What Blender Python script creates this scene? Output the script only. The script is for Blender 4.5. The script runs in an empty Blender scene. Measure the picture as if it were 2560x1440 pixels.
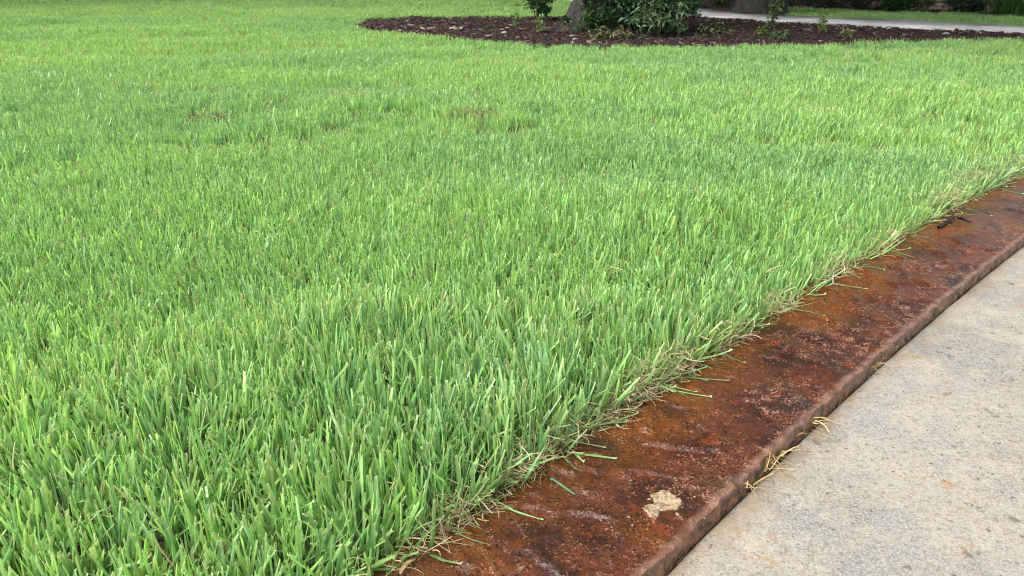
import bpy, math
import numpy as np
from mathutils import Vector

# ------------------------------------------------------------------ camera, world, sun, exposure
S = bpy.context.scene
C = S.collection
CAM_H, PITCH, FPX = 0.6, math.radians(23.8), 1862.0
cam_data = bpy.data.cameras.new('camera')
cam = bpy.data.objects.new('camera', cam_data)
C.objects.link(cam)
cam.location = (0, 0, CAM_H)
cam.rotation_euler = (math.radians(90) - PITCH, 0, 0)
cam_data.sensor_width = 36
cam_data.lens = FPX / 2560 * 36
cam_data.clip_start = 0.02
cam_data.clip_end = 600
cam_data.dof.use_dof = True
cam_data.dof.focus_distance = 1.15
cam_data.dof.aperture_fstop = 16
S.camera = cam

world = bpy.data.worlds.new('World')
S.world = world
world.use_nodes = True
wn = world.node_tree.nodes
wl = world.node_tree.links
sky = wn.new('ShaderNodeTexSky')
sky.sky_type = 'NISHITA'
sky.sun_disc = False
SUN_EL, SUN_ROT = math.radians(50), math.radians(-112)
sky.sun_elevation = SUN_EL
sky.sun_rotation = SUN_ROT
sky.air_density = 1.0
sky.dust_density = 6.0
sky.ozone_density = 0.6
hs = wn.new('ShaderNodeHueSaturation')            # an overcast sky: the blue is mostly washed out
hs.inputs['Saturation'].default_value = 0.22
wl.new(sky.outputs['Color'], hs.inputs['Color'])
wl.new(hs.outputs['Color'], wn['Background'].inputs['Color'])
wn['Background'].inputs['Strength'].default_value = 0.15

sun_data = bpy.data.lights.new('sun', 'SUN')
sun_data.energy = 1.5
sun_data.angle = math.radians(35)
sun_data.color = (1.0, 0.965, 0.9)
sun = bpy.data.objects.new('sun', sun_data)
C.objects.link(sun)
# sky.sun_rotation turns clockwise from +Y seen from above
sd = Vector((math.sin(SUN_ROT) * math.cos(SUN_EL), math.cos(SUN_ROT) * math.cos(SUN_EL), math.sin(SUN_EL)))
sun.rotation_euler = sd.to_track_quat('Z', 'Y').to_euler()

S.view_settings.view_transform = 'Standard'
S.view_settings.look = 'None'
S.view_settings.gamma = 1
S.view_settings.use_curve_mapping = False
S.view_settings.exposure = 1.05
S.render.engine = 'CYCLES'
S.cycles.max_bounces = 8
S.cycles.diffuse_bounces = 4
S.cycles.transmission_bounces = 4
S.cycles.use_denoising = True
S.cycles.pixel_filter_type = 'BLACKMAN_HARRIS'
S.cycles.filter_width = 1.1

R = np.random.default_rng(11)


# ------------------------------------------------------------------ helpers
def at(px, py, z=0.0):
    """The point of the plane at height z that shows at this pixel of the 2560 wide photograph."""
    dx = (px - 1280) / FPX
    dy = -(py - 720) / FPX
    d = (dx, math.cos(PITCH) + dy * math.sin(PITCH), -math.sin(PITCH) + dy * math.cos(PITCH))
    t = (z - CAM_H) / d[2]
    return (d[0] * t, d[1] * t)


def vnoise(x, y, seed=0):
    """Smooth value noise, 0..1, with cells of size 1."""
    xi = np.floor(x).astype(np.int64)
    yi = np.floor(y).astype(np.int64)
    fx, fy = x - xi, y - yi
    fx = fx * fx * (3 - 2 * fx)
    fy = fy * fy * (3 - 2 * fy)

    def h(a, b):
        n = (a * 374761393 + b * 668265263 + seed * 982451653) & 0xFFFFFFFF
        n = ((n ^ (n >> 13)) * 1274126177) & 0xFFFFFFFF
        n = (n ^ (n >> 16)) & 0xFFFFFFFF
        return n / 4294967295.0
    return (h(xi, yi) * (1 - fx) + h(xi + 1, yi) * fx) * (1 - fy) + (h(xi, yi + 1) * (1 - fx) + h(xi + 1, yi + 1) * fx) * fy


def fbm(x, y, seed=0, octaves=3):
    a, s, t = 0.5, 0.0, 0.0
    for i in range(octaves):
        s = s + a * vnoise(x * 2 ** i + 17.3 * i, y * 2 ** i - 9.1 * i, seed + i)
        t += a
        a *= 0.5
    return s / t


def in_poly(x, y, poly):
    ins = np.zeros(x.shape, bool)
    n = len(poly)
    for i in range(n):
        x0, y0 = poly[i]
        x1, y1 = poly[(i + 1) % n]
        if y0 == y1:
            continue
        c = ((y0 > y) != (y1 > y)) & (x < (x1 - x0) * (y - y0) / (y1 - y0) + x0)
        ins ^= c
    return ins


def tag(o, label=None, cat=None, group=None, kind=None):
    if label:
        o['label'] = label
    if cat:
        o['category'] = cat
    if group:
        o['group'] = group
    if kind:
        o['kind'] = kind
    return o


def link(name, me, mat=None, parent=None):
    o = bpy.data.objects.new(name, me)
    C.objects.link(o)
    if mat and me is not None and not me.materials:
        me.materials.append(mat)
    if parent:
        o.parent = parent
    return o


def empty(name, loc=(0, 0, 0)):
    o = bpy.data.objects.new(name, None)
    o.empty_display_size = 0.1
    o.location = loc
    C.objects.link(o)
    return o


def mesh_np(name, verts, faces, col=None, smooth=False, uattr=None):
    """verts (n,3); faces (m,k) all of one size k."""
    verts = np.asarray(verts, np.float32)
    faces = np.asarray(faces, np.int32)
    me = bpy.data.meshes.new(name)
    m, k = faces.shape
    me.vertices.add(len(verts))
    me.vertices.foreach_set('co', verts.ravel())
    me.loops.add(m * k)
    me.loops.foreach_set('vertex_index', faces.ravel())
    me.polygons.add(m)
    me.polygons.foreach_set('loop_start', np.arange(0, m * k, k, dtype=np.int32))
    if smooth:
        me.polygons.foreach_set('use_smooth', np.ones(m, bool))
    if col is not None:
        a = me.color_attributes.new('Col', 'FLOAT_COLOR', 'POINT')
        c = np.ones((len(verts), 4), np.float32)
        c[:, :3] = col
        a.data.foreach_set('color', c.ravel())
    if uattr is not None:
        a = me.attributes.new('across', 'FLOAT', 'POINT')
        a.data.foreach_set('value', np.asarray(uattr, np.float32).ravel())
    me.update(calc_edges=True)
    return me


def grid_faces(nu, nv):
    i = np.arange(nu - 1)[:, None] * nv + np.arange(nv - 1)[None, :]
    i = i.ravel()
    return np.stack([i, i + nv, i + nv + 1, i + 1], 1)


def frames_from(d):
    """Unit side and normal vectors for unit directions d (n,3)."""
    up = np.where(np.abs(d[:, 2:3]) > 0.9, np.array([[1.0, 0, 0]]), np.array([[0, 0, 1.0]]))
    s = np.cross(d, up)
    s /= np.linalg.norm(s, axis=1, keepdims=True) + 1e-9
    n = np.cross(s, d)
    return s, n


def leaves(centres, size, c0, c1, rng, flat=0.5, aspect=0.5, droop=0.2):
    """Folded pointed leaves, 4 triangles each, spread at the centres. Returns verts, faces, colours."""
    n = len(centres)
    az = rng.uniform(0, 2 * np.pi, n)
    el = rng.normal(0.1, flat, n)
    d = np.stack([np.cos(az) * np.cos(el), np.sin(az) * np.cos(el), np.sin(el)], 1)
    s, nm = frames_from(d)
    roll = rng.normal(0, 0.6, n)[:, None]
    s2 = s * np.cos(roll) + nm * np.sin(roll)
    n2 = -s * np.sin(roll) + nm * np.cos(roll)
    L = (size * rng.uniform(0.6, 1.3, n))[:, None]
    w = L * aspect * 0.5
    b = centres
    tip = b + d * L - np.array([[0, 0, 1]]) * L * droop
    mid = b + d * L * 0.5
    v = np.stack([b, mid + s2 * w + n2 * w * 0.35, tip, mid - s2 * w + n2 * w * 0.35, mid], 1).reshape(-1, 3)
    i = np.arange(n)[:, None] * 5
    f = np.concatenate([i + np.array([[0, 1, 4]]), i + np.array([[1, 2, 4]]), i + np.array([[2, 3, 4]]), i + np.array([[3, 0, 4]])], 0)
    t = rng.uniform(0, 1, n)[:, None]
    col = np.asarray(c0) * (1 - t) + np.asarray(c1) * t
    col = np.repeat(col * rng.uniform(0.75, 1.2, (n, 1)), 5, 0)
    return v, f, col


def strands(base, az, el, length, width, curl, c, rng, rows=5, lift=0.0):
    """Thin flat bent strips (straw, stems). base (n,3)."""
    n = len(base)
    t = np.linspace(0, 1, rows)[None, :]
    a = az[:, None] + curl[:, None] * t
    e = el[:, None] - np.abs(curl[:, None]) * 0.4 * t
    st = (length / (rows - 1))[:, None]
    dx = np.cumsum(np.cos(a) * np.cos(e) * st, 1) - np.cos(a[:, :1]) * np.cos(e[:, :1]) * st
    dy = np.cumsum(np.sin(a) * np.cos(e) * st, 1) - np.sin(a[:, :1]) * np.cos(e[:, :1]) * st
    dz = np.cumsum(np.sin(e) * st, 1) - np.sin(e[:, :1]) * st
    P = base[:, None, :] + np.stack([dx, dy, dz], 2)
    P[:, :, 2] = np.maximum(P[:, :, 2], base[:, None, 2] - 0.002) + lift
    rl = rng.uniform(-1.2, 1.2, n)[:, None]
    sx, sy, sz = -np.sin(a) * np.cos(rl), np.cos(a) * np.cos(rl), np.sin(rl) * np.ones_like(a)
    sd_ = np.stack([sx, sy, sz], 2) * (width[:, None, None] * 0.5) * np.linspace(1, 0.55, rows)[None, :, None]
    V = np.stack([P - sd_, P + sd_], 2).reshape(-1, 3)
    b = np.arange(n)[:, None] * rows * 2
    F = np.concatenate([b + np.array([[2 * k, 2 * k + 1, 2 * k + 3, 2 * k + 2]]) for k in range(rows - 1)], 0)
    return V, F, np.repeat(c, rows * 2, 0)


def tube(path, radii, sides=8, seed=0, rough=0.0, flare=None):
    """One closed tapering tube along the path. Returns verts, quads."""
    path = np.asarray(path, float)
    n = len(path)
    tg = np.gradient(path, axis=0)
    tg /= np.linalg.norm(tg, axis=1, keepdims=True) + 1e-9
    ref = np.array([1.0, 0.05, 0.02])
    V = []
    th = np.linspace(0, 2 * np.pi, sides, endpoint=False)
    for i in range(n):
        u = ref - tg[i] * np.dot(ref, tg[i])
        u /= np.linalg.norm(u)
        w = np.cross(tg[i], u)
        r = np.full(sides, radii[i])
        if rough:
            k = th / (2 * np.pi) * 14
            r = r * (1 + rough * (vnoise(k, np.full(sides, i * 0.35), seed) - 0.5) * np.minimum(1, 1.0))
        if flare is not None:
            r = r * (1 + flare[i] * (0.5 + 0.5 * np.sin(th * 5 + seed)))
        V.append(path[i] + np.outer(np.cos(th) * r, u) + np.outer(np.sin(th) * r, w))
    V = np.concatenate(V)
    F = []
    for i in range(n - 1):
        for j in range(sides):
            a, b = i * sides + j, i * sides + (j + 1) % sides
            F.append((a, b, b + sides, a + sides))
    return V, np.array(F)


def join(parts):
    """[(v, f), ...] or [(v, f, c), ...] with faces of one size -> one."""
    off, V, F, Cc = 0, [], [], []
    for p in parts:
        V.append(p[0])
        F.append(p[1] + off)
        off += len(p[0])
        if len(p) > 2:
            Cc.append(p[2])
    return np.concatenate(V), np.concatenate(F), (np.concatenate(Cc) if Cc else None)


# ------------------------------------------------------------------ materials
def new_mat(name):
    m = bpy.data.materials.new(name)
    m.use_nodes = True
    nt = m.node_tree
    return m, nt, nt.nodes, nt.links, nt.nodes['Principled BSDF']


class N:
    """Small node helper."""
    def __init__(s, nt):
        s.nt, s.n, s.l = nt, nt.nodes, nt.links
        s.co = s.n.new('ShaderNodeTexCoord').outputs['Object']

    def noise(s, scale, detail=3, rough=0.5, off=0.0, dist=0.0, stretch=None):
        t = s.n.new('ShaderNodeTexNoise')
        t.inputs['Scale'].default_value = scale
        t.inputs['Detail'].default_value = detail
        t.inputs['Roughness'].default_value = rough
        t.inputs['Distortion'].default_value = dist
        mp = s.n.new('ShaderNodeMapping')
        mp.inputs['Location'].default_value = (off, off * 1.7, off * 0.3)
        if stretch:
            mp.inputs['Scale'].default_value = stretch
        s.l.new(s.co, mp.inputs['Vector'])
        s.l.new(mp.outputs['Vector'], t.inputs['Vector'])
        return t.outputs['Fac']

    def voro(s, scale, off=0.0, out='Distance', feature='F1'):
        t = s.n.new('ShaderNodeTexVoronoi')
        t.feature = feature
        t.inputs['Scale'].default_value = scale
        mp = s.n.new('ShaderNodeMapping')
        mp.inputs['Location'].default_value = (off, off * 1.3, 0)
        s.l.new(s.co, mp.inputs['Vector'])
        s.l.new(mp.outputs['Vector'], t.inputs['Vector'])
        return t.outputs[out]

    def ramp(s, fac, a, b, lo=0.0, hi=1.0):
        t = s.n.new('ShaderNodeMapRange')
        t.interpolation_type = 'SMOOTHSTEP'
        t.inputs['From Min'].default_value = a
        t.inputs['From Max'].default_value = b
        t.inputs['To Min'].default_value = lo
        t.inputs['To Max'].default_value = hi
        s.l.new(fac, t.inputs['Value'])
        return t.outputs['Result']

    def math(s, op, a, b=None):
        t = s.n.new('ShaderNodeMath')
        t.operation = op
        for i, v in enumerate((a, b)):
            if v is None:
                continue
            if isinstance(v, (int, float)):
                t.inputs[i].default_value = v
            else:
                s.l.new(v, t.inputs[i])
        return t.outputs[0]

    def mix(s, fac, a, b):
        t = s.n.new('ShaderNodeMix')
        t.data_type = 'RGBA'
        for sock, v in ((t.inputs[0], fac), (t.inputs[6], a), (t.inputs[7], b)):
            if isinstance(v, (int, float)):
                sock.default_value = v
            elif isinstance(v, tuple):
                sock.default_value = (*v, 1)
            else:
                s.l.new(v, sock)
        return t.outputs[2]

    def bump(s, height, dist, strength=1.0, normal=None):
        t = s.n.new('ShaderNodeBump')
        t.inputs['Distance'].default_value = dist
        t.inputs['Strength'].default_value = strength
        s.l.new(height, t.inputs['Height'])
        if normal is not None:
            s.l.new(normal, t.inputs['Normal'])
        return t.outputs['Normal']

    def attr(s, name, out='Fac'):
        t = s.n.new('ShaderNodeAttribute')
        t.attribute_name = name
        return t.outputs[out]


def leaf_material(name, trans=0.35, rough=0.45, spec=0.4, tint=(1.15, 1.2, 0.6)):
    m, nt, n, l, p = new_mat(name)
    k = N(nt)
    c = k.attr('Col', 'Color')
    l.new(c, p.inputs['Base Color'])
    p.inputs['Roughness'].default_value = rough
    p.inputs['Specular IOR Level'].default_value = spec
    tr = n.new('ShaderNodeBsdfTranslucent')
    mul = n.new('ShaderNodeMix')
    mul.data_type = 'RGBA'
    mul.blend_type = 'MULTIPLY'
    mul.inputs[0].default_value = 1
    l.new(c, mul.inputs[6])
    mul.inputs[7].default_value = (*tint, 1)
    l.new(mul.outputs[2], tr.inputs['Color'])
    mx = n.new('ShaderNodeMixShader')
    mx.inputs[0].default_value = trans
    l.new(p.outputs[0], mx.inputs[1])
    l.new(tr.outputs[0], mx.inputs[2])
    l.new(mx.outputs[0], n['Material Output'].inputs['Surface'])
    return m


M_GRASS = leaf_material('grass_blade', 0.45, 0.40, 0.8, (1.1, 1.12, 0.75))
M_LEAF = leaf_material('leaf', 0.25, 0.5, 0.35)
M_STRAW = leaf_material('straw', 0.2, 0.6, 0.3, (1, 1, 0.9))


def attr_mat(name, rough=0.8, spec=0.3, bump=None):
    m, nt, n, l, p = new_mat(name)
    k = N(nt)
    l.new(k.attr('Col', 'Color'), p.inputs['Base Color'])
    p.inputs['Roughness'].default_value = rough
    p.inputs['Specular IOR Level'].default_value = spec
    if bump:
        l.new(k.bump(k.noise(bump[0], 3), bump[1]), p.inputs['Normal'])
    return m


M_CHIP = attr_mat('bark_chip', 0.75, 0.3)
M_DEBRIS = attr_mat('debris', 0.7, 0.3)


def mat_soil():
    m, nt, n, l, p = new_mat('lawn_soil')
    k = N(nt)
    c = k.mix(k.noise(40, 4), (0.018, 0.03, 0.008), (0.05, 0.06, 0.02))
    l.new(k.mix(k.ramp(k.noise(160, 2, off=3), 0.5, 0.7), c, (0.11, 0.09, 0.045)), p.inputs['Base Color'])
    p.inputs['Roughness'].default_value = 0.95
    l.new(k.bump(k.noise(90, 4), 0.01), p.inputs['Normal'])
    return m


def mat_ground():
    m, nt, n, l, p = new_mat('far_ground')
    k = N(nt)
    c = k.mix(k.noise(0.6, 5), (0.05, 0.11, 0.025), (0.08, 0.16, 0.035))
    l.new(k.mix(k.ramp(k.noise(25, 4), 0.4, 0.65), c, (0.03, 0.07, 0.015)), p.inputs['Base Color'])
    p.inputs['Roughness'].default_value = 0.9
    return m


def mat_mulch():
    m, nt, n, l, p = new_mat('mulch_soil')
    k = N(nt)
    l.new(k.mix(k.noise(35, 5), (0.008, 0.005, 0.004), (0.035, 0.017, 0.014)), p.inputs['Base Color'])
    p.inputs['Roughness'].default_value = 0.9
    l.new(k.bump(k.noise(40, 5), 0.03), p.inputs['Normal'])
    return m


def mat_curb():
    m, nt, n, l, p = new_mat('stained_stamped_concrete')
    k = N(nt)
    u = k.attr('across')
    big = k.noise(7, 4, 0.6, dist=0.6)
    # maroon to rust brown body
    base = k.mix(k.ramp(k.noise(16, 5, 0.65, off=5), 0.35, 0.65), (0.026, 0.0085, 0.005), (0.092, 0.026, 0.011))
    # amber along the grass side, in clouds elsewhere
    amber_m = k.math('ADD', k.ramp(k.math('ADD', u, k.ramp(big, 0.3, 0.7, -0.28, 0.28)), 0.10, 0.60, 1.0, 0.0),
                     k.ramp(k.noise(5, 4, 0.6, off=21), 0.55, 0.66, 0.0, 0.8))
    amber = k.mix(k.noise(45, 4, 0.6, off=2), (0.065, 0.022, 0.005), (0.175, 0.052, 0.008))
    c = k.mix(k.math('MINIMUM', amber_m, 0.92), base, amber)
    # red spots
    c = k.mix(k.ramp(k.noise(22, 3, 0.5, off=31), 0.60, 0.70, 0, 0.7), c, (0.16, 0.032, 0.012))
    # near black stains
    c = k.mix(k.ramp(k.noise(13, 5, 0.65, off=12), 0.52, 0.68, 0, 0.7), c, (0.022, 0.013, 0.012))
    # greenish algae film by the grass
    c = k.mix(k.ramp(k.noise(10, 4, 0.6, off=44), 0.6, 0.72, 0, 0.45), c, (0.055, 0.045, 0.018))
    # worn pink speckle: bare aggregate showing
    fine = k.noise(330, 3, 0.65, off=9)
    mid = k.noise(60, 4, 0.7, off=15)
    zone = k.ramp(k.math('ADD', k.noise(6.5, 3, 0.6, off=27), k.ramp(u, 0.15, 1.0, -0.12, 0.07)), 0.42, 0.62)
    thr = k.math('ADD', k.math('MULTIPLY', fine, 0.6), k.math('ADD', k.math('MULTIPLY', mid, 0.4), k.math('MULTIPLY', zone, 0.045)))
    sp = k.ramp(thr, 0.577, 0.607, 0, 0.9)
    c = k.mix(sp, c, k.mix(k.noise(90, 2, off=6), (0.135, 0.052, 0.030), (0.34, 0.19, 0.125)))
    # dark pits
    c = k.mix(k.ramp(k.noise(260, 2, 0.5, off=70), 0.54, 0.66, 0, 0.85), c, (0.014, 0.008, 0.008))
    # scuffed lip towards the driveway
    c = k.mix(k.math('MULTIPLY', k.ramp(u, 0.94, 0.99), k.ramp(k.noise(50, 4, 0.6, off=8), 0.3, 0.65, 0.2, 0.85)), c, (0.22, 0.125, 0.085))
    # the face below the lip
    c = k.mix(k.math('MULTIPLY', k.ramp(u, 1.04, 1.16), 0.9), c, k.mix(k.ramp(k.noise(55, 5, 0.75), 0.40, 0.56), (0.022, 0.011, 0.006), (0.23, 0.115, 0.062)))
    l.new(c, p.inputs['Base Color'])
    wet = k.noise(9, 4, 0.6, off=55)
    r = k.math('ADD', k.ramp(wet, 0.35, 0.65, 0.07, 0.30), k.math('MULTIPLY', sp, 0.25))
    l.new(r, p.inputs['Roughness'])
    p.inputs['Specular IOR Level'].default_value = 0.5
    h = k.math('ADD', k.math('MULTIPLY', fine, 0.5), k.math('ADD', k.math('MULTIPLY', mid, 1.2), k.math('MULTIPLY', k.noise(140, 3, 0.6, off=3), 0.8)))
    l.new(k.bump(h, 0.0022, 1.0), p.inputs['Normal'])
    return m


def mat_patch():
    m, nt, n, l, p = new_mat('bare_cream_concrete')
    k = N(nt)
    c = k.mix(k.ramp(k.noise(90, 5, 0.8), 0.4, 0.6), (0.210, 0.130, 0.060), (0.430, 0.350, 0.225))
    c = k.mix(k.ramp(k.noise(60, 3, off=4), 0.58, 0.72, 0, 0.6), c, (0.300, 0.144, 0.054))
    c = k.mix(k.ramp(k.noise(350, 2, off=8), 0.55, 0.66, 0, 0.75), c, (0.078, 0.048, 0.027))
    l.new(c, p.inputs['Base Color'])
    p.inputs['Roughness'].default_value = 0.6
    l.new(k.bump(k.noise(260, 4, 0.7), 0.004), p.inputs['Normal'])
    return m


def mat_concrete():
    m, nt, n, l, p = new_mat('driveway_concrete')
    k = N(nt)
    c = k.mix(k.ramp(k.noise(6, 6, 0.7), 0.38, 0.62), (0.176, 0.176, 0.172), (0.262, 0.232, 0.176))
    c = k.mix(k.ramp(k.noise(13, 5, 0.7, off=33), 0.50, 0.66, 0, 0.8), c, (0.159, 0.162, 0.162))
    c = k.mix(k.ramp(k.noise(22, 5, 0.75, off=23), 0.49, 0.62, 0, 0.85), c, (0.310, 0.271, 0.202))
    c = k.mix(k.ramp(k.noise(15, 5, 0.75, off=29), 0.51, 0.65, 0, 0.65), c, (0.146, 0.120, 0.086))
    # laitance, sand and pores
    c = k.mix(k.ramp(k.noise(330, 4, 0.8, off=1), 0.44, 0.58, 0, 0.8), c, (0.361, 0.344, 0.305))
    c = k.mix(k.ramp(k.noise(130, 5, 0.85, off=7), 0.50, 0.62, 0, 0.7), c, (0.129, 0.107, 0.079))
    c = k.mix(k.ramp(k.noise(55, 5, 0.8, off=17), 0.53, 0.66, 0, 0.6), c, (0.353, 0.335, 0.292))
    rust = k.math('MULTIPLY', k.ramp(k.noise(34, 5, 0.7, off=51), 0.56, 0.70), k.ramp(k.noise(5, 2, off=52), 0.42, 0.6))
    c = k.mix(k.math('MULTIPLY', rust, 0.7), c, (0.258, 0.125, 0.043))
    c = k.mix(k.ramp(k.noise(38, 4, 0.65, off=61), 0.61, 0.70, 0, 0.65), c, (0.073, 0.063, 0.043))
    c = k.mix(k.ramp(k.noise(120, 2, 0.5, off=64), 0.65, 0.72, 0, 0.8), c, (0.047, 0.036, 0.026))
    ud = n.new('ShaderNodeAttribute'); ud.attribute_name = 'across'      # tan stain washed off the border, along the joint
    tan = k.math('MULTIPLY', k.ramp(ud.outputs['Fac'], 0.02, 0.5, 1.0, 0.0), k.ramp(k.noise(24, 5, 0.75, off=91), 0.40, 0.60))
    c = k.mix(k.math('MULTIPLY', tan, 0.6), c, (0.27, 0.19, 0.105))
    l.new(c, p.inputs['Base Color'])
    wet = k.noise(4.5, 4, 0.55, off=81)
    l.new(k.ramp(wet, 0.5, 0.66, 0.7, 0.14), p.inputs['Roughness'])
    p.inputs['Specular IOR Level'].default_value = 0.45
    h = k.math('ADD', k.noise(380, 3, 0.7), k.noise(90, 4, 0.7))
    l.new(k.bump(h, 0.0012, 0.8), p.inputs['Normal'])
    return m


def mat_path():
    m, nt, n, l, p = new_mat('footpath_concrete')
    k = N(nt)
    c = k.mix(k.ramp(k.noise(1.6, 3, 0.6), 0.4, 0.62), (0.408, 0.408, 0.408), (0.639, 0.639, 0.619))
    c = k.mix(k.ramp(k.noise(30, 4), 0.45, 0.7, 0, 0.6), c, (0.340, 0.326, 0.299))
    l.new(c, p.inputs['Base Color'])
    l.new(k.ramp(k.noise(2.2, 3, off=4), 0.4, 0.6, 0.28, 0.7), p.inputs['Roughness'])
    return m


def mat_bark():
    m, nt, n, l, p = new_mat('tree_bark')
    k = N(nt)
    a = k.noise(22, 6, 0.7, stretch=(1, 1, 0.25), dist=0.5)
    c = k.mix(k.ramp(a, 0.35, 0.62), (0.007, 0.006, 0.005), (0.060, 0.052, 0.043))
    c = k.mix(k.ramp(k.noise(5, 4, off=7), 0.52, 0.7, 0, 0.6), c, (0.035, 0.042, 0.022))
    l.new(c, p.inputs['Base Color'])
    p.inputs['Roughness'].default_value = 0.9
    l.new(k.bump(a, 0.05), p.inputs['Normal'])
    return m


def mat_stone(name, c0, c1):
    m, nt, n, l, p = new_mat(name)
    k = N(nt)
    inf = n.new('ShaderNodeObjectInfo')
    c = k.mix(inf.outputs['Random'], c0, c1)
    c = k.mix(k.ramp(k.noise(14, 5, 0.7), 0.4, 0.7, 0, 0.6), c, (0.10, 0.085, 0.07))
    l.new(c, p.inputs['Base Color'])
    p.inputs['Roughness'].default_value = 0.85
    l.new(k.bump(k.noise(25, 5, 0.7), 0.02), p.inputs['Normal'])
    return m


def plain(name, c, rough=0.8, spec=0.3):
    m, nt, n, l, p = new_mat(name)
    k = N(nt)
    l.new(k.mix(k.noise(30, 4), tuple(x * 0.75 for x in c), tuple(min(1, x * 1.25) for x in c)), p.inputs['Base Color'])
    p.inputs['Roughness'].default_value = rough
    p.inputs['Specular IOR Level'].default_value = spec
    return m


M_SOIL, M_GROUND, M_MULCH, M_CURB, M_PATCH = mat_soil(), mat_ground(), mat_mulch(), mat_curb(), mat_patch()
M_CONC, M_PATH, M_BARK = mat_concrete(), mat_path(), mat_bark()
M_WALLSTONE = mat_stone('wall_stone', (0.30, 0.23, 0.18), (0.62, 0.51, 0.41))
M_MORTAR = plain('mortar', (0.10, 0.085, 0.07))
M_FILL = plain('joint_filler', (0.028, 0.024, 0.022), 0.25, 0.5)
M_GAP = plain('joint_dirt', (0.045, 0.028, 0.018), 0.9)
M_TWIG = plain('twig_bark', (0.022, 0.015, 0.011), 0.7)
M_ROCK = plain('pale_rock', (0.40, 0.37, 0.32), 0.8)
M_WOOD = plain('shrub_wood', (0.07, 0.05, 0.035), 0.85)


# ------------------------------------------------------------------ the lines of the place (metres)
def quad_line(c, y, y0=0.5, y1=2.3):
    c = np.array(c)
    yc = np.clip(y, y0, y1)
    v = np.polyval(c, yc)
    d = np.polyval(np.polyder(c), yc)
    return v + d * (y - yc)


def x_grass(y):
    return quad_line([0.0736, 0.8428, -0.6402], np.asarray(y, float))


def x_lip(y):
    return quad_line([0.0780, 0.8400, -0.3796], np.asarray(y, float))


def x_conc(y):
    y = np.asarray(y, float)
    return np.maximum(quad_line([0.1062, 0.7686, -0.3374], y, 0.5, 1.75), x_lip(y) + 0.008)


W = lambda pts, z=0.015: [at(a, b, z) for a, b in pts]
BED_FRONT = W([(890, 57), (920, 70), (960, 80), (1040, 88), (1130, 92), (1240, 97), (1400, 105), (1600, 108), (1780, 110), (1900, 108),
               (2060, 107), (2200, 103), (2350, 101), (2440, 98), (2560, 93)], 0.058) + [(5.0, 5.6), (6.2, 5.2)]
PATH_NEAR = [(6.9, 5.9), (5.6, 6.43)] + W([(2560, 80), (2430, 75), (2250, 66), (2060, 58), (1920, 51), (1830, 46), (1770, 41), (1705, 32)], 0.045)
PATH_NEAR += [(1.25, 10.55), (0.78, 11.7), (0.45, 12.9), (-0.1, 14.6), (-1.0, 17.0)]
PATH_FAR = [(8.2, 6.0), (5.95, 7.05)] + W([(2560, 66), (2400, 57), (2250, 50), (2060, 44), (2020, 42), (1900, 34), (1810, 28), (1720, 19)], 0.045)
PATH_FAR += [(2.0, 11.2), (1.6, 12.1), (1.3, 13.1), (0.75, 14.9), (-0.1, 17.4)]
BED_BACK = W([(1420, 46), (1300, 47), (1050, 47), (960, 49), (915, 51)])
BED = BED_FRONT + PATH_NEAR[:10] + [(1.75, 9.7), (1.2, 9.4)] + BED_BACK
BED2 = list(reversed(PATH_FAR[7:12])) + [at(1985, 30, .015)] + [at(2340, 35, .015), at(2560, 46, .015), (7.6, 7.4), (11, 6), (11, 16), (2.2, 16)]
BED2 = PATH_FAR[8:12] + [(2.2, 16), (14, 16), (14, 5.6), (8.8, 6.9), (6.9, 7.75), at(2560, 47, .015), at(2340, 36, .015), at(2060, 29, .015), at(1985, 30, .015)]


def lawn_h(x, y):
    g = 0.045 * (fbm(x / 1.1 + 5, y / 0.8, 3) - 0.5) + 0.026 * (fbm(x / 0.35, y / 0.35, 9, 2) - 0.5)
    d = np.clip((x_grass(y) - x) / 0.6, 0, 1)          # flattens out towards the border
    return 0.010 + g * d


# the ground to the horizon
gv = np.array([(-300, -300, -0.06), (300, -300, -0.06), (300, 300, -0.06), (-300, 300, -0.06)])
link('ground', mesh_np('ground', gv, [[0, 1, 2, 3]]), M_GROUND)['kind'] = 'structure'
# the lawn's soil, uneven
xs = np.linspace(-16, 16, 320)
ys = np.concatenate([np.linspace(-1.2, 4, 160), np.linspace(4.06, 22, 200)])
X, Y = np.meshgrid(xs, ys)
Z = lawn_h(X, Y)
Z = np.where(X > x_grass(Y) + 0.03, -0.05, Z)
Z = np.where(X > x_conc(Y) + 0.3, -0.055, Z)
Z = np.where((X > x_grass(Y)) & (Y > 5.2), 0.0, Z)
o = link('lawn_soil', mesh_np('lawn_soil', np.stack([X.ravel(), Y.ravel(), Z.ravel()], 1), grid_faces(len(ys), len(xs)), smooth=True), M_SOIL)
o['kind'] = 'structure'
# concrete driveway with a real edge down into the joint
yy = np.linspace(-1.6, 6.4, 600)
xc = x_conc(yy) + 0.0022 * (fbm(yy * 30, yy * 0 + 3, 4) - 0.5)
rows = [np.stack([xc, yy, yy * 0 - 0.035], 1), np.stack([xc, yy, yy * 0 - 0.003], 1), np.stack([xc + 0.003, yy, yy * 0], 1),
        np.stack([xc + 0.12, yy, yy * 0], 1), np.stack([xc * 0 + 16, yy, yy * 0], 1)]
V = np.stack(rows, 1).reshape(-1, 3)
UA = np.tile(np.array([0.0, 0.0, 0.03, 1.0, 1.0]), (len(yy), 1))
o = link('driveway', mesh_np('driveway', V, grid_faces(len(yy), 5)[:, ::-1], uattr=UA), M_CONC)
o['kind'] = 'structure'

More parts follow.
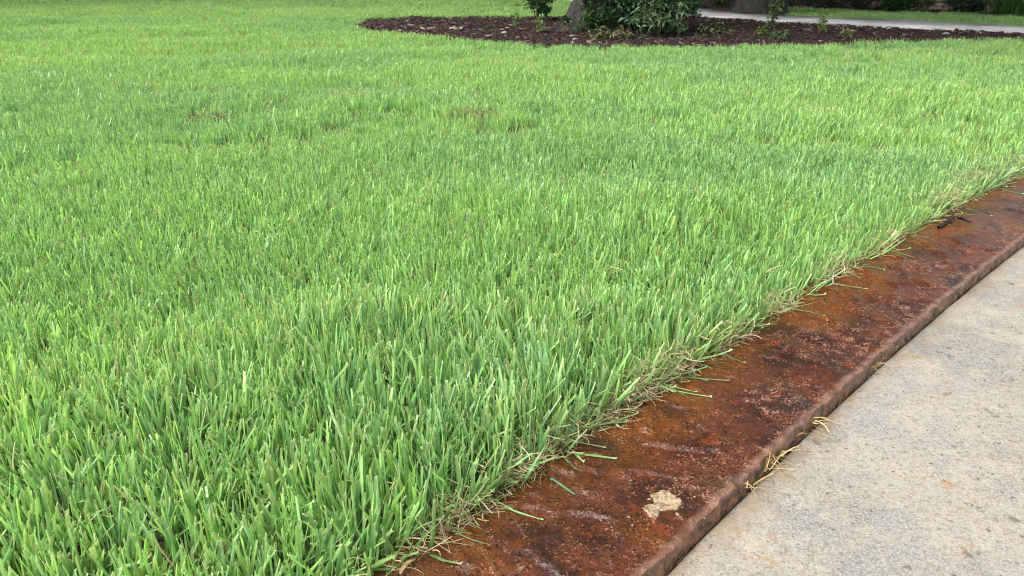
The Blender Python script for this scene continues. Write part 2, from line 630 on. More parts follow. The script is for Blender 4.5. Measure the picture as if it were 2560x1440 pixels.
# ------------------------------------------------------------------ stamped border
def curb_relief(x, y):
    r = 0.0045 * (fbm(x * 9, y * 9, 21, 3) - 0.5) + 0.0040 * (fbm(x * 34, y * 34, 22, 3) - 0.5)
    ridge = 1 - np.abs(2 * fbm(x * 13 + 4, y * 13, 25, 3) - 1)
    return r + 0.0035 * np.clip((ridge - 0.86) / 0.14, 0, 1)


CURB_Z = 0.020
ya = np.concatenate([np.linspace(-1.6, 0.45, 120)[:-1], np.linspace(0.45, 1.6, 640)[:-1], np.linspace(1.6, 6.3, 520)])
nv = 64
u = np.linspace(0, 1, nv)
gx, lx = x_grass(ya) - 0.035, x_lip(ya) + 0.006 * (fbm(ya * 26, ya * 0, 31, 4) - 0.5) + 0.006 * (fbm(ya * 110, ya * 0, 37, 2) - 0.5)
# the rows run square to the border: step along its direction
X = gx[:, None] + (lx - gx)[:, None] * u[None, :]
Yg = np.repeat(ya[:, None], nv, 1)
slope = np.gradient(gx, ya)
sh = (slope / (1 + slope ** 2))[:, None]
Z = CURB_Z + curb_relief(X, Yg)
edge = np.clip((u - 0.93) / 0.07, 0, 1)[None, :]
Z = Z + 0.0008 * np.exp(-((u - 0.965) / 0.015) ** 2)[None, :] - 0.0012 * edge ** 4
face = []
for i, (dx, dz, uu) in enumerate([(0.002, -0.0018, 1.03), (0.0035, -0.006, 1.15), (0.005, -0.012, 1.3), (0.009, -0.021, 1.4), (0.009, -0.045, 1.5)]):
    wob = 0.008 * (fbm(ya * 60, ya * 0 + i * 0.9, 41, 3) - 0.5)
    face.append(np.stack([np.minimum(lx + dx + wob, x_conc(ya) - 0.001), ya, np.minimum(Z[:, -1] + dz, Z[:, -1])], 1))
P = np.stack([X, Yg, Z], 2)
P = np.concatenate([P, P[:, -1:], np.stack(face, 1)], 1)
U = np.concatenate([np.repeat(u[None, :], len(ya), 0), np.repeat(np.array([[1.03, 1.05, 1.15, 1.3, 1.4, 1.5]]), len(ya), 0)], 1)
FC = grid_faces(len(ya), nv + 6)
FC = FC[FC[:, 0] % (nv + 6) != nv - 1]                      # a crisp arris between top and face
o = link('curb', mesh_np('curb', P.reshape(-1, 3), FC[:, ::-1], smooth=True, uattr=U), M_CURB)
o['kind'] = 'structure'
curb = o

# dirt in the joint, and the thin strip of joint filler standing in it
yy = np.linspace(-1.6, 6.3, 500)
V = np.stack([np.stack([x_lip(yy) - 0.012, yy, yy * 0 - 0.006], 1),
              np.stack([(x_lip(yy) + x_conc(yy)) / 2, yy, -0.010 + 0.007 * fbm(yy * 40, yy * 0, 5)], 1),
              np.stack([x_conc(yy) + 0.003, yy, yy * 0 - 0.012], 1)], 1).reshape(-1, 3)
o = link('joint_dirt', mesh_np('joint_dirt', V, grid_faces(len(yy), 3)[:, ::-1]), M_GAP)
tag(o, 'dark damp dirt lying in the joint between the brown border and the driveway', 'dirt', kind='stuff')
yy = np.linspace(-0.4, 4.0, 420)
wv = 0.004 * (fbm(yy * 7, yy * 0, 6, 2) - 0.5)
mid = x_lip(yy) * 0.35 + x_conc(yy) * 0.65 + wv
zz = -0.001 + 0.004 * (fbm(yy * 9, yy * 0, 8, 2) - 0.5)
V = np.stack([np.stack([mid - .0012, yy, zz * 0 - .016], 1), np.stack([mid - .0012, yy, zz], 1), np.stack([mid + .0012, yy, zz], 1), np.stack([mid + .0012, yy, zz * 0 - .016], 1)], 1).reshape(-1, 3)
o = link('joint_filler', mesh_np('joint_filler', V, grid_faces(len(yy), 4)[:, ::-1]), M_FILL)
tag(o, 'thin black strip of joint filler set along the joint beside the driveway', 'joint strip')

# the cream spot where the stain has come off: a thin skin following the relief, part of the border
spot_px = [(1608, 1272), (1612, 1265), (1632, 1260), (1637, 1256), (1634, 1246), (1624, 1240), (1625, 1234), (1634, 1231), (1645, 1229), (1650, 1225),
           (1658, 1222), (1668, 1225), (1676, 1231), (1683, 1238), (1692, 1245), (1699, 1249), (1703, 1255), (1706, 1259), (1699, 1266), (1690, 1273),
           (1678, 1274), (1660, 1275), (1648, 1277), (1648, 1285), (1645, 1294), (1640, 1292), (1632, 1290), (1625, 1295), (1620, 1292), (1619, 1284), (1611, 1279)]
sp_w = [at(a, b, CURB_Z) for a, b in spot_px]
sx = np.array([p_[0] for p_ in sp_w]); sy = np.array([p_[1] for p_ in sp_w])
st = 0.0009
gxx, gyy = np.meshgrid(np.arange(sx.min() - .022, sx.max() + .022, st), np.arange(sy.min() - .016, sy.max() + .016, st))
wx = gxx + 0.003 * (fbm(gxx * 260, gyy * 260, 50, 2) - 0.5); wy = gyy + 0.003 * (fbm(gxx * 260 + 9, gyy * 260, 51, 2) - 0.5)
inside = in_poly(wx, wy, sp_w)
for _ in range(16):                               # crumbs of the same bare concrete round it
    ax_, ay_ = R.uniform(gxx.min(), gxx.max()), R.uniform(gyy.min(), gyy.max())
    inside |= np.hypot((wx - ax_) * R.uniform(.5, 1), wy - ay_) < R.uniform(0.0006, 0.0016)
gz = CURB_Z + curb_relief(gxx, gyy) + np.where(inside, 0.0008, 0.0)
F = grid_faces(*gxx.shape)
keep = inside.ravel()[F].sum(1) >= 2
F = F[keep]
used, inv = np.unique(F, return_inverse=True)
V = np.stack([gxx.ravel(), gyy.ravel(), gz.ravel()], 1)[used]
o = link('bare_spot', mesh_np('bare_spot', V, inv.reshape(F.shape)[:, ::-1], smooth=True), M_PATCH, curb)
o['label'] = 'ragged cream patch where the brown stain has flaked off the border'


# ------------------------------------------------------------------ footpath with its slabs
def polyline(pts, n):
    p = np.array(pts)
    s = np.concatenate([[0], np.cumsum(np.linalg.norm(np.diff(p, axis=0), axis=1))])
    t = np.linspace(0, s[-1], n)
    return np.stack([np.interp(t, s, p[:, 0]), np.interp(t, s, p[:, 1])], 1)


pn, pf = polyline(PATH_NEAR, 200), polyline(PATH_FAR, 200)
V = np.concatenate([np.c_[pn, np.full(200, -0.01)], np.c_[pf, np.full(200, -0.01)]])
i = np.arange(199)
path = link('path', mesh_np('path', V, np.stack([i, i + 200, i + 201, i + 1], 1)[:, ::-1]), M_GAP)
path['kind'] = 'structure'
nsl = 13
cuts = np.linspace(0, 199, nsl + 1)
for k in range(nsl):
    a, b = int(round(cuts[k])) , int(round(cuts[k + 1]))
    ia = np.arange(a, b + 1)
    q0, q1 = pn[ia].copy(), pf[ia].copy()
    g = 0.014
    for q in (q0, q1):
        d0 = q[1] - q[0]; q[0] += d0 / np.linalg.norm(d0) * g
        d1 = q[-2] - q[-1]; q[-1] += d1 / np.linalg.norm(d1) * g
    m_ = len(ia)
    zt = 0.048 + R.uniform(-0.002, 0.002)
    r4 = [np.c_[q0, np.full(m_, -0.02)], np.c_[q0, np.full(m_, zt)], np.c_[q1, np.full(m_, zt)], np.c_[q1, np.full(m_, -0.02)]]
    V = np.stack(r4, 1).reshape(-1, 3)
    F = np.concatenate([grid_faces(m_, 4), [[0, 1, 2, 3]], [[(m_ - 1) * 4 + 3, (m_ - 1) * 4 + 2, (m_ - 1) * 4 + 1, (m_ - 1) * 4]]])
    link('slab', mesh_np('slab', V, F[:, ::-1]), M_PATH, path)

# ------------------------------------------------------------------ mulch beds
def bed(name, poly, h):
    p = np.array(poly)
    xs = np.arange(p[:, 0].min(), p[:, 0].max(), 0.09)
    ys = np.arange(p[:, 1].min(), p[:, 1].max(), 0.09)
    X, Y = np.meshgrid(xs, ys)
    ins = in_poly(X, Y, poly)
    Z = np.where(ins, h + 0.03 * (fbm(X * 3, Y * 3, 61) - 0.4), -0.05)
    F = grid_faces(*X.shape)
    F = F[ins.ravel()[F].sum(1) >= 1]
    used, inv = np.unique(F, return_inverse=True)
    me = mesh_np(name, np.stack([X.ravel(), Y.ravel(), Z.ravel()], 1)[used], inv.reshape(F.shape), smooth=True)
    o = link(name, me, M_MULCH)
    o['kind'] = 'structure'


bed('planting_bed', BED, 0.022)
bed('planting_bed', BED2, 0.022)


def rand_in(poly, n, rng, lim=None):
    p = np.array(poly)
    lo, hi = p.min(0), p.max(0)
    if lim:
        lo = np.maximum(lo, lim[0]); hi = np.minimum(hi, lim[1])
    out = []
    tot = 0
    while tot < n:
        q = rng.uniform(lo, hi, (n * 2, 2))
        q = q[in_poly(q[:, 0], q[:, 1], poly)]
        out.append(q); tot += len(q)
    return np.concatenate(out)[:n]


def chips(q, rng, L0=0.030):
    n = len(q)
    z = 0.022 + 0.03 * (fbm(q[:, 0] * 3, q[:, 1] * 3, 61) - 0.4) + rng.uniform(0, 0.018, n)
    az = rng.uniform(0, np.pi * 2, n); el = rng.normal(0, 0.17, n)
    d = np.stack([np.cos(az) * np.cos(el), np.sin(az) * np.cos(el), np.sin(el)], 1)
    s, nm = frames_from(d)
    L = L0 * rng.lognormal(0, 0.45, n)[:, None]; w = L * rng.uniform(0.15, 0.42, n)[:, None]; t = L * rng.uniform(0.06, 0.14, n)[:, None]
    c = np.stack([q[:, 0], q[:, 1], z], 1)
    V = []
    for a, b, e in ((-1, -1, -1), (1, -.7, -1), (1, .7, -1), (-1, 1, -1), (-.9, -.9, 1), (.9, -.5, 1), (.85, .6, 1), (-1, .8, 1)):
        V.append(c + d * L * a * .5 + s * w * b * .5 + nm * t * e * .5)
    V = np.stack(V, 1).reshape(-1, 3)
    i = np.arange(n)[:, None] * 8
    F = np.concatenate([i + np.array([f]) for f in ((4, 5, 6, 7), (0, 1, 5, 4), (1, 2, 6, 5), (2, 3, 7, 6), (3, 0, 4, 7))], 0)
    r = rng.uniform(0, 1, n)[:, None]
    col = np.array([0.012, 0.008, 0.007]) * (1 - r) + np.array([0.048, 0.022, 0.019]) * r
    grey = rng.uniform(0, 1, n) > 0.93
    col[grey] = np.array([0.15, 0.115, 0.095]) * rng.uniform(0.5, 1.5, (grey.sum(), 1))
    return V, F, np.repeat(col, 8, 0)


v, f, c = chips(rand_in(BED, 24000, R), R)
o = link('bark_mulch', mesh_np('bark_mulch', v, f, c), M_CHIP)
tag(o, 'dark brown wet bark mulch covering the bed round the large tree', 'mulch', kind='stuff')
v, f, c = chips(rand_in(BED2, 6000, R, ((1.5, 7.5), (7.5, 12.5))), R)
o = link('bark_mulch', mesh_np('bark_mulch', v, f, c), M_CHIP)
tag(o, 'dark mulch behind the footpath under the hedge and the second tree', 'mulch', kind='stuff')


# ------------------------------------------------------------------ grass
def grass(bx, by, length, width, rows, tipw, rng, fold=False, extra_lean=None, colour_shift=0.0, local=False):
    """Mown blades: rows of vertices up the blade, a pale cut at the tip."""
    n = len(bx)
    az = rng.uniform(0, 2 * np.pi, n)
    lean = np.abs(rng.normal(0.0, 0.19, n)) + 0.02
    curl = rng.normal(0.12, 0.28, n)
    bent = rng.uniform(0, 1, n) < 0.10
    curl[bent] = rng.uniform(0.6, 1.6, bent.sum())
    dirx, diry = np.cos(az) * lean, np.sin(az) * lean
    # clumps lean together
    dirx += 0.36 * (vnoise(bx * 22, by * 22, 71) - 0.5); diry += 0.36 * (vnoise(bx * 22 + 50, by * 22, 72) - 0.5)
    if extra_lean is not None:
        dirx += extra_lean[0]; diry += extra_lean[1]
    lean = np.sqrt(dirx ** 2 + diry ** 2) + 1e-6
    ux, uy = dirx / lean, diry / lean
    t = np.array(rows)[None, :]
    ang = lean[:, None] + curl[:, None] * t
    step = np.diff(np.concatenate([[0], rows]))[None, :] * length[:, None]
    hx = np.cumsum(np.sin(ang) * step, 1)
    hz = np.cumsum(np.cos(ang) * step, 1)
    bz = (bx * 0 if local else lawn_h(bx, by)) - 0.004
    P = np.stack([bx[:, None] + ux[:, None] * hx, by[:, None] + uy[:, None] * hx, bz[:, None] + hz], 2)
    over = (P[:, :, 0] > x_grass(P[:, :, 1]) - 0.03) & (not local)                    # a blade lies on the border, not in it
    over[:, 0] = False
    if over.any():
        fl = CURB_Z + curb_relief(P[:, :, 0][over], P[:, :, 1][over]) + 0.0028
        P[:, :, 2][over] = np.maximum(P[:, :, 2][over], fl)
    fa = rng.uniform(0, np.pi, n)[:, None] + rng.normal(0, 0.5, n)[:, None] * t
    sv = np.stack([np.cos(fa), np.sin(fa), np.zeros_like(fa)], 2)
    prof = np.interp(t[0], [0, .35, .7, .97, 1], [0.75, 1.0, 0.9, 0.62, 0.6])[None, :] * np.ones((n, 1))
    pointed = rng.uniform(0, 1, n) < 0.22
    prof[pointed] = np.interp(t[0], [0, .35, .7, .95, 1], [0.75, 0.9, 0.6, 0.15, 0.02])[None, :]
    hw = (width[:, None] * 0.5 * prof)[:, :, None]
    nr = len(rows)
    Lf, Rt = P - sv * hw, P + sv * hw
    Rt[:, -1, 2] += width * rng.uniform(0, 0.8, n)                # slanted cut
    if fold:
        nrm = np.stack([-np.sin(fa), np.cos(fa), np.zeros_like(fa)], 2)
        Mid = P + nrm * hw * 0.45
        V = np.stack([Lf, Mid, Rt], 2).reshape(-1, 3); kk = 3
    else:
        V = np.stack([Lf, Rt], 2).reshape(-1, 3); kk = 2
    i = np.arange(n)[:, None] * nr * kk
    F = []
    for r in range(nr - 1):
        for q in range(kk - 1):
            a = r * kk + q
            F.append(i + np.array([[a, a + 1, a + kk + 1, a + kk]]))
    F = np.concatenate(F, 0)
    # colour of the leaf itself: yellow-green to blue-green, single dry ones
    patch = bx * 0 + 0.5 if local else fbm(bx / 1.3, by / 0.8, 81, 3)
    hue = np.clip(rng.normal(0.58, 0.28, n) + (patch - 0.5) * 0.8 + colour_shift, 0, 1)[:, None]
    blue, yel = np.array([0.172, 0.370, 0.172]), np.array([0.350, 0.565, 0.160])
    col = blue * (1 - hue) + yel * hue
    col *= rng.lognormal(0, 0.23, n)[:, None]
    dry = (rng.uniform(0, 1, n) < 0.012) & (width < 0.0045)
    col[dry] = np.array([0.48, 0.39, 0.21])
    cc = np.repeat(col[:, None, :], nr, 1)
    base_t = np.clip(1 - t / 0.3, 0, 1)[:, :, None]                   # darker, dull straw green towards the foot
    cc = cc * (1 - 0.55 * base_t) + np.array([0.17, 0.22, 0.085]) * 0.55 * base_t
    tipmask = (~pointed) & (rng.uniform(0, 1, n) < 0.8)
    tipc = np.array([0.72, 0.78, 0.42])
    cc[tipmask, -1] = cc[tipmask, -1] * (1 - tipw) + tipc * tipw
    if nr > 4:
        cc[tipmask, -2] = cc[tipmask, -2] * 0.75 + tipc * 0.25
    return V, F, np.repeat(cc.reshape(-1, 3), kk, 0)


DEAD = [at(430, 246, .02) + (0.16,), at(895, 252, .02) + (0.10,), at(245, 222, .02) + (0.12,), at(520, 305, .02) + (0.05,), at(1185, 300, .02) + (0.05,)]


def sample_lawn(r0, r1, dens, half_deg, rng):
    a = math.radians(half_deg)
    area = a * (r1 ** 2 - r0 ** 2)
    n = int(area * dens)
    r = np.sqrt(rng.uniform(r0 ** 2, r1 ** 2, n)); th = rng.uniform(-a, a, n)
    x, y = r * np.sin(th), r * np.cos(th)
    k = (x < x_grass(y) - 0.018 + 0.012 * (vnoise(x * 30, y * 30, 90) - 0.5))
    for pl in (BED, BED2, list(map(tuple, pn)) + list(map(tuple, pf[::-1]))):
        k &= ~in_poly(x, y, pl)
    # thin patches
    bare = np.zeros(n)
    for cx_, cy_, rr in DEAD:
        dd = np.hypot((x - cx_) / 1.6, y - cy_)
        bare = np.maximum(bare, np.clip(1.0 - dd / rr, 0, 0.55))
    k &= rng.uniform(0, 1, n) > bare
    edge_thin = np.clip(1 - (x_grass(y) - x) / 0.035, 0, 1) * 0.45
    k &= rng.uniform(0, 1, n) > edge_thin
    k &= (vnoise(x * 40, y * 40, 93) + rng.uniform(0, 1, n)) > 0.42
    return x[k], y[k]


def blade_len(x, y, rng, mean):
    n = len(x)
    v = mean * (0.56 + 0.84 * fbm(x / 0.5, y / 0.35, 97, 3)) * np.clip(rng.normal(1, 0.17, n), 0.4, 1.35)
    e = np.clip((x_grass(y) - x) / 0.05, 0, 1)
    return v * (0.72 + 0.28 * e)


def edge_lean(x, y, rng):
    d = x_grass(y) - x
    w = np.clip(1 - d / 0.09, 0, 1) * rng.uniform(0.0, 1.5, len(x))
    return (w * 0.30, -w * 0.12)


grass_parts = []
for r0, r1, dens, deg, rows, mean, wd, fold in (
        (0.28, 1.2, 24000, 50, [0, .3, .62, .965, 1], .068, .0039, True),
        (1.2, 2.6, 25000, 44, [0, .42, .95, 1], .056, .0035, False),
        (2.6, 5.4, 12500, 42, [0, .5, .95, 1], .056, .0042, False)):
    x, y = sample_lawn(r0, r1, dens, deg, R)
    if r0 > 2:                                   # past here single blades only along the border, tufts elsewhere
        k = x > x_grass(y) - 0.12
        x, y = x[k], y[k]
    n = len(x)
    L = blade_len(x, y, R, mean)
    w = wd * np.clip(R.lognormal(-0.05, 0.34, n), 0.4, 1.7)
    nr = len(rows)
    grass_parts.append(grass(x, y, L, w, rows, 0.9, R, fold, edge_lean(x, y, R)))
v, f, c = join(grass_parts)
print('grass tris', len(f) * 2)
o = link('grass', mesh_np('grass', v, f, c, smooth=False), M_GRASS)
tag(o, 'freshly mown bright green lawn grass with pale cut tips', 'grass', kind='stuff')

# the lawn farther off: tufts of the same blades set out by geometry nodes
NV = 14
tuft_objs = []
for iv in range(NV):
    m_ = 52
    q = R.normal(0, 0.026, (m_, 2))
    v, f, c = grass(q[:, 0], q[:, 1], 0.049 * np.clip(R.normal(1, .17, m_), .4, 1.35), 0.0035 * np.clip(R.lognormal(-0.05, 0.34, m_), 0.4, 1.7),
                    [0, .5, .95, 1], 0.9, R, False, None, (iv / (NV - 1) - 0.5) * 0.6, True)
    to = bpy.data.objects.new('grass_tuft', mesh_np('grass_tuft', v, f, c))
    to.data.materials.append(M_GRASS)
    tuft_objs.append(to)
pts = []
for r0, r1, dens in ((2.6, 5.4, 430), (5.4, 9.5, 330), (9.5, 21.0, 170)):
    x, y = sample_lawn(r0, r1, dens, 43, R)
    k = x < x_grass(y) - 0.10
    pts.append(np.stack([x[k], y[k]], 1))
pts = np.concatenate(pts)
me = bpy.data.meshes.new('lawn_tufts')
me.vertices.add(len(pts))
me.vertices.foreach_set('co', np.c_[pts, lawn_h(pts[:, 0], pts[:, 1])].astype(np.float32).ravel())
pick = np.clip((fbm(pts[:, 0] / 1.3, pts[:, 1] / 0.8, 81, 3) - 0.5) * 1.5 + R.normal(0.5, 0.22, len(pts)), 0, 0.999) * NV
a_ = me.attributes.new('pick', 'INT', 'POINT'); a_.data.foreach_set('value', pick.astype(np.int32))
a_ = me.attributes.new('turn', 'FLOAT', 'POINT'); a_.data.foreach_set('value', R.uniform(0, 6.283, len(pts)).astype(np.float32))
sz = (0.50 + 0.98 * fbm(pts[:, 0] / 0.5, pts[:, 1] / 0.35, 97, 3)) * R.uniform(0.88, 1.12, len(pts))
a_ = me.attributes.new('size', 'FLOAT', 'POINT'); a_.data.foreach_set('value', sz.astype(np.float32))
tl = link('grass', me)
tag(tl, 'even green lawn grass stretching away to the mulch bed and the far bushes', 'grass', kind='stuff')
ng = bpy.data.node_groups.new('tuft_scatter', 'GeometryNodeTree')
ng.interface.new_socket('Geometry', in_out='INPUT', socket_type='NodeSocketGeometry')
ng.interface.new_socket('Geometry', in_out='OUTPUT', socket_type='NodeSocketGeometry')
gi, go = ng.nodes.new('NodeGroupInput'), ng.nodes.new('NodeGroupOutput')
g2i = ng.nodes.new('GeometryNodeGeometryToInstance')
for to in tuft_objs:
    oi = ng.nodes.new('GeometryNodeObjectInfo')
    oi.inputs['Object'].default_value = to
    ng.links.new(oi.outputs['Geometry'], g2i.inputs[0])
iop = ng.nodes.new('GeometryNodeInstanceOnPoints')
iop.inputs['Pick Instance'].default_value = True


def named(nm, ty):
    q = ng.nodes.new('GeometryNodeInputNamedAttribute')
    q.data_type = ty
    q.inputs['Name'].default_value = nm
    return q.outputs['Attribute']


cx = ng.nodes.new('ShaderNodeCombineXYZ')
ng.links.new(named('turn', 'FLOAT'), cx.inputs['Z'])
ng.links.new(gi.outputs[0], iop.inputs['Points'])
ng.links.new(g2i.outputs[0], iop.inputs['Instance'])
ng.links.new(named('pick', 'INT'), iop.inputs['Instance Index'])
ng.links.new(cx.outputs[0], iop.inputs['Rotation'])
ng.links.new(named('size', 'FLOAT'), iop.inputs['Scale'])
ng.links.new(iop.outputs[0], go.inputs[0])
md = tl.modifiers.new('tufts', 'NODES')
md.node_group = ng

# the narrow verge behind the footpath belongs to the same turf; longer blades hanging over the border
n = 200
y = R.uniform(0.3, 3.2, n) ** 1.0
x = x_grass(y) - np.abs(R.normal(0, 0.02, n)) - 0.004
a_l = R.uniform(0.35, 1.25, n)
th = R.normal(-0.35, 0.5, n)
v, f, c = grass(x, y, R.uniform(0.045, 0.10, n), R.uniform(0.003, 0.0055, n), [0, .3, .62, .93, 1], 0.8, R, True,
                (np.cos(th) * a_l, np.sin(th) * a_l), -0.25)
o = link('grass', mesh_np('border_grass', v, f, c), M_GRASS)
tag(o, 'longer darker grass blades leaning out over the brown border edge', 'grass', kind='stuff')

# straw and thatch: along the border, in the dead spots, thinly all over
def straw_col(n, rng, lo=0.7, hi=1.3):
    r = rng.uniform(0, 1, (n, 1))
    c = np.array([0.36, 0.25, 0.14]) * (1 - r) + np.array([0.60, 0.52, 0.32]) * r
    g = rng.uniform(0, 1, n) < 0.3
    c[g] = np.array([0.17, 0.20, 0.075])
    return c * rng.uniform(lo, hi, (n, 1))


n = 8000
y = 0.3 + 3.6 * R.uniform(0, 1, n) ** 1.5
clump = vnoise(y * 7, y * 0 + 2.2, 33)
k = R.uniform(0, 1, n) < 0.06 + 1.3 * np.clip(clump - 0.35, 0, 1)
y = y[k]; n = len(y)
x = x_grass(y) - R.gamma(1.7, 0.017, n) + 0.004
z = 0.022 + np.abs(R.normal(0, 0.010, n)) * np.clip((x_grass(y) - x) * 40, 0.15, 1)
sl = np.arctan2(1.0, 1.0)
az = np.where(R.uniform(0, 1, n) < 0.5, R.normal(0.72, 0.35, n) + np.pi * R.integers(0, 2, n), R.uniform(0, 2 * np.pi, n))
v1 = strands(np.stack([x, y, z], 1), az, R.normal(0.15, 0.35, n), R.uniform(0.010, 0.034, n), R.uniform(0.0006, 0.0015, n), R.normal(0, 1.1, n), straw_col(n, R), R)
dead = []
for px, py, m_, sc_ in ((1075, 1350, 90, .03), (1160, 1285, 200, .03), (1240, 1225, 120, .03), (1320, 1165, 200, .032), (1400, 1110, 90, .025), (1560, 1010, 200, .03), (1625, 960, 300, .032),
                        (1690, 905, 260, .03), (1830, 845, 260, .035), (1960, 765, 220, .035), (2100, 680, 260, .04), (2230, 600, 240, .05),
                        (2360, 510, 620, .06), (2400, 460, 420, .06), (2480, 440, 620, .08), (2540, 415, 420, .08)):
    b_ = at(px, py, 0.03)
    q = np.stack([R.normal(0, 1, m_), R.normal(0, .35, m_)], 1) * sc_
    q = np.stack([q[:, 0] * .72 - q[:, 1] * .69, q[:, 0] * .69 + q[:, 1] * .72], 1) + np.array(b_)
    q = q[q[:, 0] < x_grass(q[:, 1]) + 0.01]; m_ = len(q)
    zz = 0.022 + R.uniform(0, 0.034, m_) * np.clip((x_grass(q[:, 1]) - q[:, 0]) * 40, 0.1, 1)
    dead.append(strands(np.c_[q, zz], R.uniform(0, 6.28, m_), R.normal(0.25, 0.5, m_), R.uniform(0.012, 0.040, m_), R.uniform(0.0007, 0.0016, m_), R.normal(0, 0.9, m_), straw_col(m_, R, 0.8, 1.3), R))
for cx_, cy_, rr in DEAD:
    m_ = 240
    q = R.normal(0, rr * 0.55, (m_, 2)) * np.array([1.6, 1]) + np.array([cx_, cy_])
    zz = lawn_h(q[:, 0], q[:, 1]) + R.uniform(0.004, 0.034, m_)
    dead.append(strands(np.c_[q, zz], R.uniform(0, 6.28, m_), R.normal(0.2, 0.4, m_), R.uniform(0.03, 0.08, m_), R.uniform(0.0015, 0.003, m_), R.normal(0, 0.8, m_), straw_col(m_, R, 0.45, 0.8), R))
x, y = sample_lawn(0.3, 3.5, 420, 44, R)
n = len(x)
v3 = strands(np.stack([x, y, lawn_h(x, y) + R.uniform(0.01, 0.045, n)], 1), R.uniform(0, 6.28, n), R.normal(0.3, 0.6, n), R.uniform(0.012, 0.04, n), R.uniform(0.0006, 0.0016, n), R.normal(0, 0.9, n), straw_col(n, R), R)
v, f, c = join([v1, v3] + dead)
o = link('thatch', mesh_np('thatch', v, f, c), M_STRAW)
tag(o, 'dry straw coloured clippings matted along the lawn edge and thin spots', 'dry grass', kind='stuff')

# narrow verge behind the path and turf under the hedge are kept by the lawn sampler (outside both beds)

# seed heads: dark thin stalks standing in the near lawn
for (px, py, lab) in ((268, 1130, 'dark dry seed stalk standing in the lawn near the lower left corner'),
                      (190, 1335, 'dark dry seed stalk among the blades at the bottom left edge'),
                      (1090, 700, 'thin dark seed stalk standing in the middle of the lawn'),
                      (1370, 760, 'thin dark seed stalk a little left of the brown border')):
    b = at(px, py, 0.03)
    h = 0.062
    Vp, Fp = tube([(0, 0, 0), (0.001, 0, h * .4), (-0.001, 0.002, h * .75), (0.002, 0.001, h)], [0.0007, 0.0009, 0.0013, 0.0005], 6)
    st_ = link('seed_stalk', mesh_np('seed_stalk', Vp, Fp, smooth=True), M_TWIG)
    st_.location = (b[0], b[1], 0.008)
    tag(st_, lab, 'seed stalk', 'dark seed stalks in the lawn')

# ------------------------------------------------------------------ loose things on the border and the driveway
def blade_thing(p0, p1, w, col, label, cat, arch=0.004, z=0.023, group=None, name='fallen_blade'):
    a, b = np.array(at(*p0, z)), np.array(at(*p1, z))
    t = np.linspace(0, 1, 7)
    c_ = (a + b) / 2
    P = a[None, :] * (1 - t[:, None]) + b[None, :] * t[:, None] - c_
    d = (b - a) / np.linalg.norm(b - a)
    s = np.array([-d[1], d[0]])
    P = P + s * (np.sin(t * np.pi) * np.linalg.norm(b - a) * 0.07)[:, None]
    hz = z * 0 + arch * np.sin(t * np.pi)
    hw = w * 0.5 * np.interp(t, [0, .3, .9, 1], [0.6, 1, 0.7, 0.4])
    V = np.concatenate([np.c_[P - s * hw[:, None], hz], np.c_[P, hz - w * 0.2], np.c_[P + s * hw[:, None], hz]])
    i = np.arange(6)
    F = np.concatenate([np.stack([i, i + 1, i + 8, i + 7], 1), np.stack([i + 7, i + 8, i + 15, i + 14], 1)])
    cc = np.tile(np.array(col), (21, 1))
    o = link(name, mesh_np(name, V, F, cc), M_STRAW)
    o.location = (c_[0], c_[1], z + 0.0015)
    return tag(o, label, cat, group)


GB = 'loose blades lying on the brown border'
blade_thing((1472, 1076), (1568, 1058), 0.0055, (0.13, 0.22, 0.08), 'green grass blade lying flat out onto the border near the lawn edge', 'grass blade', 0.002, group=GB)
blade_thing((1335, 1104), (1442, 1116), 0.0018, (0.42, 0.36, 0.22), 'long thin pale straw across the lawn edge left of the green fallen blade', 'straw', 0.012, group=GB)
blade_thing((1728, 926), (1766, 898), 0.004, (0.42, 0.34, 0.22), 'short pale dry blade on the border halfway along the lawn edge', 'grass blade', 0.004, group=GB)
blade_thing((2082, 712), (2108, 655), 0.004, (0.46, 0.38, 0.25), 'pale dry blade standing up at the lawn edge before the bend', 'grass blade', 0.012, group=GB)
blade_thing((1000, 1436), (1040, 1400), 0.005, (0.40, 0.30, 0.18), 'brown straw blade at the bottom end of the lawn edge', 'grass blade', 0.003, group=GB)
blade_thing((1590, 1016), (1664, 1004), 0.0012, (0.40, 0.26, 0.13), 'hair thin curved straw reaching over the amber part of the border', 'straw', 0.004, group=GB)
blade_thing((1860, 835), (1940, 813), 0.0045, (0.10, 0.17, 0.07), 'dark green blade pointing out over the border from the lawn', 'grass blade', 0.005, group=GB)
blade_thing((2150, 625), (2250, 600), 0.004, (0.20, 0.26, 0.11), 'pale green blade lying along the lawn edge far up the border', 'grass blade', 0.006, group=GB)
blade_thing((2390, 548), (2320, 556), 0.004, (0.48, 0.38, 0.24), 'tan dry blade beside the black twig', 'grass blade', 0.003, group=GB)
blade_thing((1958, 1190), (1990, 1200), 0.0014, (0.16, 0.10, 0.06), 'tiny brown bent stem on the pale driveway beside the joint', 'stem', 0.001, z=0.002)
blade_thing((1850, 1210), (1888, 1229), 0.0016, (0.48, 0.40, 0.24), 'pale straw lying across the joint near the bottom', 'straw', 0.003, z=0.012)

